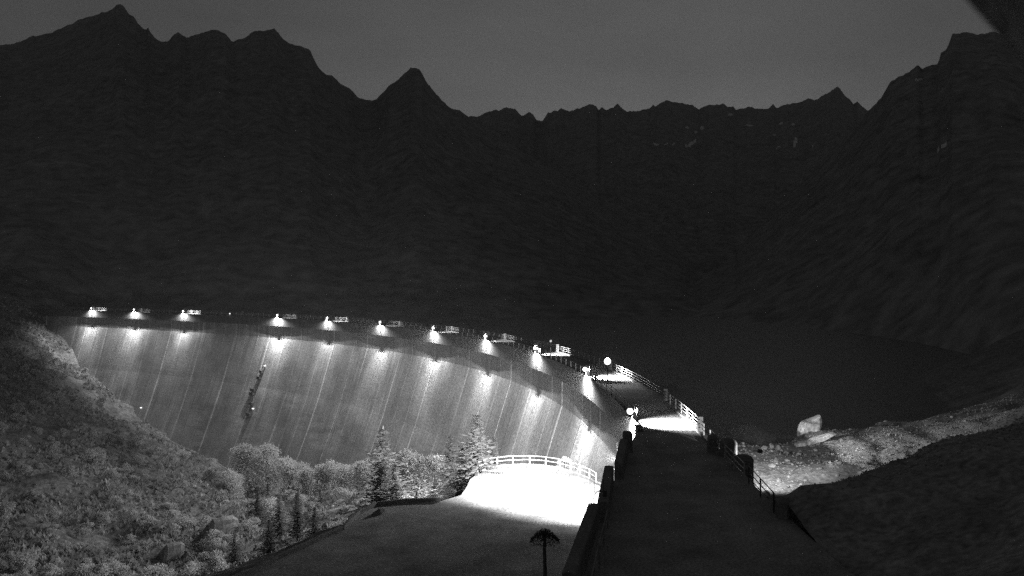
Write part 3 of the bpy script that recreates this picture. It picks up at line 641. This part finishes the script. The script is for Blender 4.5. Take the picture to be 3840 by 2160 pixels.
def shrub_mesh(seed,nl=2400,flat=.8,size=.028,m=None):
    r=random.Random(seed); V=[];F=[]; lobes=[]
    for _ in range(9): 
        a=r.uniform(0,6.28); q=r.uniform(0,.3); z=r.uniform(.3,.78); lobes.append((math.cos(a)*q*(1.3-z*.6),math.sin(a)*q*(1.3-z*.6),z,r.uniform(.13,.24)))
    for _ in range(nl):
        x0,y0,z0,rr=r.choice(lobes); d=Vector((r.gauss(0,1),r.gauss(0,1),r.gauss(.25,1))).normalized(); q=rr*(r.random()**.35)*r.uniform(.8,1.15)
        x,y,z=x0+d.x*q,y0+d.y*q,max(.02,z0+d.z*q*flat); s=size*r.uniform(.5,1.3); n=len(V)
        e=Vector((r.gauss(0,1),r.gauss(0,1),r.gauss(0,1))).normalized(); g=e.cross(Vector((r.gauss(0,1),r.gauss(0,1),r.gauss(0,1)))).normalized(); c=Vector((x,y,z))
        V += [c-e*s,c+g*s*.6,c+e*s,c-g*s*.6]; F.append((n,n+1,n+2,n+3))
    return mesh('crown',V,F,m or m_leaf)
def stem_mesh(seed):
    mb=MB(); r=random.Random(seed); mb.tube([(0,0,-.03),(.01,0,.25),(.02,.01,.45)],.022,6,.012)
    for k in range(5):
        a=k*1.3+r.random(); mb.tube([(.01,0,.2+.04*k),(math.cos(a)*.13,math.sin(a)*.13,.45+.04*k),(math.cos(a)*.2,math.sin(a)*.2,.6+.03*k)],.011,5,.004)
    return mb.mesh('trunk',m_bark)
con=[conifer_mesh(1,.22,46,.06),conifer_mesh(2,.25,38),conifer_mesh(3,.17,40,.14),conifer_mesh(4,.27,34,.05)]
ctr=[trunk_mesh(k) for k in range(4)]
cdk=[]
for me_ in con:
    c_=me_.copy(); c_.materials.clear(); c_.materials.append(m_needle_shaded); cdk.append(c_)
shr=[shrub_mesh(k) for k in range(10,15)]; shrb=[shrub_mesh(k,6500,.9,.019) for k in range(20,23)]; stm=[stem_mesh(k) for k in range(5)]
def put(name,label,cat,crown,trunk,x,y,h,group=None,wid=1.0,z=None,sink=.0):
    zz=vz(x,y) if z is None else z
    t=thing(name,label,cat,(x,y,zz-sink),group,rnd.uniform(0,6.28)); t.scale=(h*wid,h*wid,h)
    obj('crown',crown,t); obj('trunk',trunk,t); return t
CON=[(1790,98,10.2,0,1.0,'tall floodlit conifer at the left end of the terrace railing'),
 (1852,101,7.6,2,1.0,'thinner conifer with dark trunk just right of the tall floodlit one'),
 (1690,99,8.6,2,1.15,'dark spindly conifer left of the tall floodlit conifer'),
 (1735,106,6.5,1,1.1,'shadowed conifer squeezed between the spindly and the tall floodlit one'),
 (1568,95,6.3,3,1.15,'dark broad conifer standing at the curved terrace kerb'),
 (1625,101,5.6,3,1.0,'low dark conifer right of the broad dark one'),
 (1437,104,11.2,0,1.0,'tall bushy conifer at the left of the terrace group'),
 (1478,100,7.0,1,1.1,'shorter pale conifer leaning against the tall bushy one'),
 (1115,112,6.6,2,1.0,'small conifer with dark trunk in front of the valley clearing'),
 (1048,118,6.6,1,1.0,'small feathery conifer left of the valley clearing'),
 (965,150,8.0,3,.9,'dark conifer beside the huge slab boulder'),
 (1180,108,4.2,3,1.2,'low round conifer at the edge of the dark ground'),
 (1010,104,4.8,1,1.0,'half hidden conifer low in the bottom shadow'),
 (880,108,4.4,3,1.0,'lowest small conifer near the bottom edge of the picture')]
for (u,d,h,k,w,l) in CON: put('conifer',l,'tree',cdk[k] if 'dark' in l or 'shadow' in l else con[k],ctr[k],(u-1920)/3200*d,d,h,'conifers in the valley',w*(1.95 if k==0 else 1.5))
BR=[(930,225,12,'rounded broadleaf tree at the right end of the stair line on the hillside'),(1005,215,13.5,'tall rounded broadleaf tree against the foot of the dam'),(1085,205,11,'broadleaf tree right of the tallest one against the dam'),
 (1150,190,9,'lower broadleaf tree in the middle of the row below the dam'),(1240,180,11,'round topped broadleaf tree in the centre of the row below the dam'),(1310,170,9,'broadleaf tree between the round topped one and the bushy conifer'),
 (1375,150,7.5,'small broadleaf tree just left of the bushy conifer'),(1525,128,8.2,'bright round bush top seen right of the bushy conifer'),(1590,122,7.4,'bright round bush top left of the spindly conifer'),
 (1480,135,6.5,'pale leafy tree behind the bushy conifer'),(860,200,9,'broad leafy tree on the slope left of the clearing'),(1120,165,4.5,'leafy shrub in the middle of the valley'),(1010,160,6.5,'leafy tree above the dark conifer in the valley'),
 (1165,128,2.8,'dark rounded bush in front of the clearing')]
for i,(u,d,h,l) in enumerate(BR): put('broadleaf_tree',l,'tree',shrb[i%3],stm[i%5],(u-1920)/3200*d,d,h,'broadleaf trees in the valley',rnd.uniform(.95,1.25),sink=.4)
# shrubs over the hillside
rs=random.Random(5); cnt=0
while cnt<190:
    u=rs.uniform(-60,1330); vv=rs.uniform(1230,2200); d=rs.uniform(95,345); x=(u-1920)/3200*d
    if side(x,d)>prof(30)-12 and d<200: continue
    if x>-24 and d<96: continue
    z=vz(x,d); pv=1048-3200*z/d; 
    if side(x,d)> np.interp(ZF-z,HP,OP)-2: continue
    if 1180<u<1420 and d<140: continue
    if d<106 and u>850: continue
    if ((x+27)/15)**2+((d-126)/26)**2<1: continue
    h=rs.uniform(1.6,4.6)*(1.1 if d>200 else .9)
    zone='on the upper hillside' if d>240 else ('on the middle slope' if d>160 else 'low in the valley')
    wd=rs.uniform(1.0,1.6)
    t=put('shrub',('tall' if h>3.6 else 'low' if h<2.4 else 'medium')+(' spreading' if wd>1.35 else ' rounded')+' leafy shrub '+zone+(', near the left picture edge' if u<260 else ', beside the foot of the dam' if side(x,d)>np.interp(ZF-z,HP,OP)-16 else ''),'shrub',rs.choice(shr),rs.choice(stm),x,d,h,'shrubs '+zone,wd,z,sink=.25*h*.3); cnt+=1
# small bush glowing behind the terrace railing, and the umbrella shaped tree in front
put('bush','floodlit spiky bush right behind the terrace railing','bush',shr[2],stm[1],P(2120,0,103)[0],103,3.6,None,.75,-24.2)
put('shrub','broadleaf shrub hiding the foot of the ladder side railing','shrub',shr[1],stm[1],-12,100,3.0,None,1.3)
ut=thing('umbrella_tree','small dark tree with bare trunk and flat umbrella crown in front of the terrace','tree',(2.3,60,-22))
mb=MB(); mb.tube([(0,0,0),(.03,0,1.5),(-.02,0,3.0),(0,0,4.0)],.15,8,.1); [mb.tube([(0,0,3.3+.1*k),(math.cos(k*1.1)*.6,math.sin(k*1.1)*.6,3.75+.05*k)],.03,5,.01) for k in range(6)]
obj('trunk',mb.mesh('trunk',m_bark),ut)
r=random.Random(3);V=[];F=[]
for _ in range(2600):
    a=r.uniform(0,6.28); q=(r.random()**.6)*1.05; x,y=math.cos(a)*q,math.sin(a)*q; z=3.75+.75*(1-q*q)*r.uniform(.35,1)-.25*q*r.random(); e=Vector((r.gauss(0,1),r.gauss(0,1),r.gauss(0,.5))).normalized(); g=e.cross(Vector((r.gauss(0,1),r.gauss(0,1),1))).normalized(); s=r.uniform(.04,.1); c=Vector((x,y,z)); n=len(V); V+=[c-e*s,c+g*s*.3,c+e*s,c-g*s*.3]; F.append((n,n+1,n+2,n+3))
m_dk=M('dark_foliage',.09,.3,2,rough=.9); obj('crown',mesh('crown',V,F,m_dk),ut)
# undergrowth
V=[];F=[];rs=random.Random(12); xs_=[];ys_=[]
for _ in range(52000):
    u=rs.uniform(-120,1860); d=95+270*rs.random()**1.25; xs_.append((u-1920)/3200*d); ys_.append(d)
zz=fv(xs_,ys_)
for x,y,b in zip(xs_,ys_,zz):
    if side(x,y)>np.interp(ZF-b,HP,OP)-.5 : continue
    if x>-8 and y<101: continue
    if x>-19 and y<88: continue
    if ((x+27)/14)**2+((y-126)/24)**2<1 and rs.random()<.85: continue
    g=noise.noise(Vector((x*.05,y*.05,3)))
    if g<-.3 or rs.random()>.6+g*1.6: continue
    z=zval(x,y,b); s=rs.uniform(.25,.7)*(1+y/400)
    for _ in range(3):
        a=rs.uniform(0,6.28); ex,ey=math.cos(a)*s,math.sin(a)*s; ox,oy=rs.uniform(-.4,.4)*s,rs.uniform(-.4,.4)*s; hz=s*rs.uniform(.5,1.3); n=len(V)
        V += [(x+ox-ex*.6,y+oy-ey*.6,z-.05),(x+ox+ex*.6,y+oy+ey*.6,z+hz*.3),(x+ox+ex*.2-ey*.4,y+oy+ey*.2+ex*.4,z+hz)]; F.append((n,n+1,n+2))
tag(obj('undergrowth',mesh('undergrowth',V,F,m_under)),'low undergrowth covering the valley side','undergrowth',kind='stuff')
# hillside stair line at the dam foot
t=thing('foot_stair','thin pale railing of the stair following the foot of the dam','handrail',(-111,290,-57))
mb=MB(); mb.tube([Vector(facep(a_,h_+.0,1.0))-Vector((-111,290,-57)) for (a_,h_) in ((56,39.6),(53,41.8),(50.5,43.0),(48,44.3),(46,45.5))],.13,5); obj('rail',mb.mesh('rail',m_rail),t)

# ------------------------------------------------------------------ roof eave of the camera's building, top right
t=thing('roof_eave','blurred dark roof eave jutting into the upper right corner','eave',(.885,1.25,.47))
rot=Matrix.Rotation(math.radians(-48),4,'Y')
def eb(c,d,nm,mm):
    mb=MB(); x,y,z=[q/2 for q in d]; P8=[Vector((c[0]+sx*x,c[1]+sy*y,c[2]+sz*z)) for sz in (-1,1) for (sx,sy) in ((-1,-1),(1,-1),(1,1),(-1,1))]
    mb.add([tuple(Matrix.Rotation(math.radians(48),4,'Y')@p) for p in P8],[(3,2,1,0),(4,5,6,7),(0,1,5,4),(1,2,6,5),(2,3,7,6),(3,0,4,7)]); obj(nm,mb.mesh(nm,mm),t)
eb((0,0,.03),(2.6,.5,.16),'fascia_board',m_wood)
for k in range(4): eb((0,-.3+.18*k,.16),(2.6,.17,.06),'roof_board',m_wood)
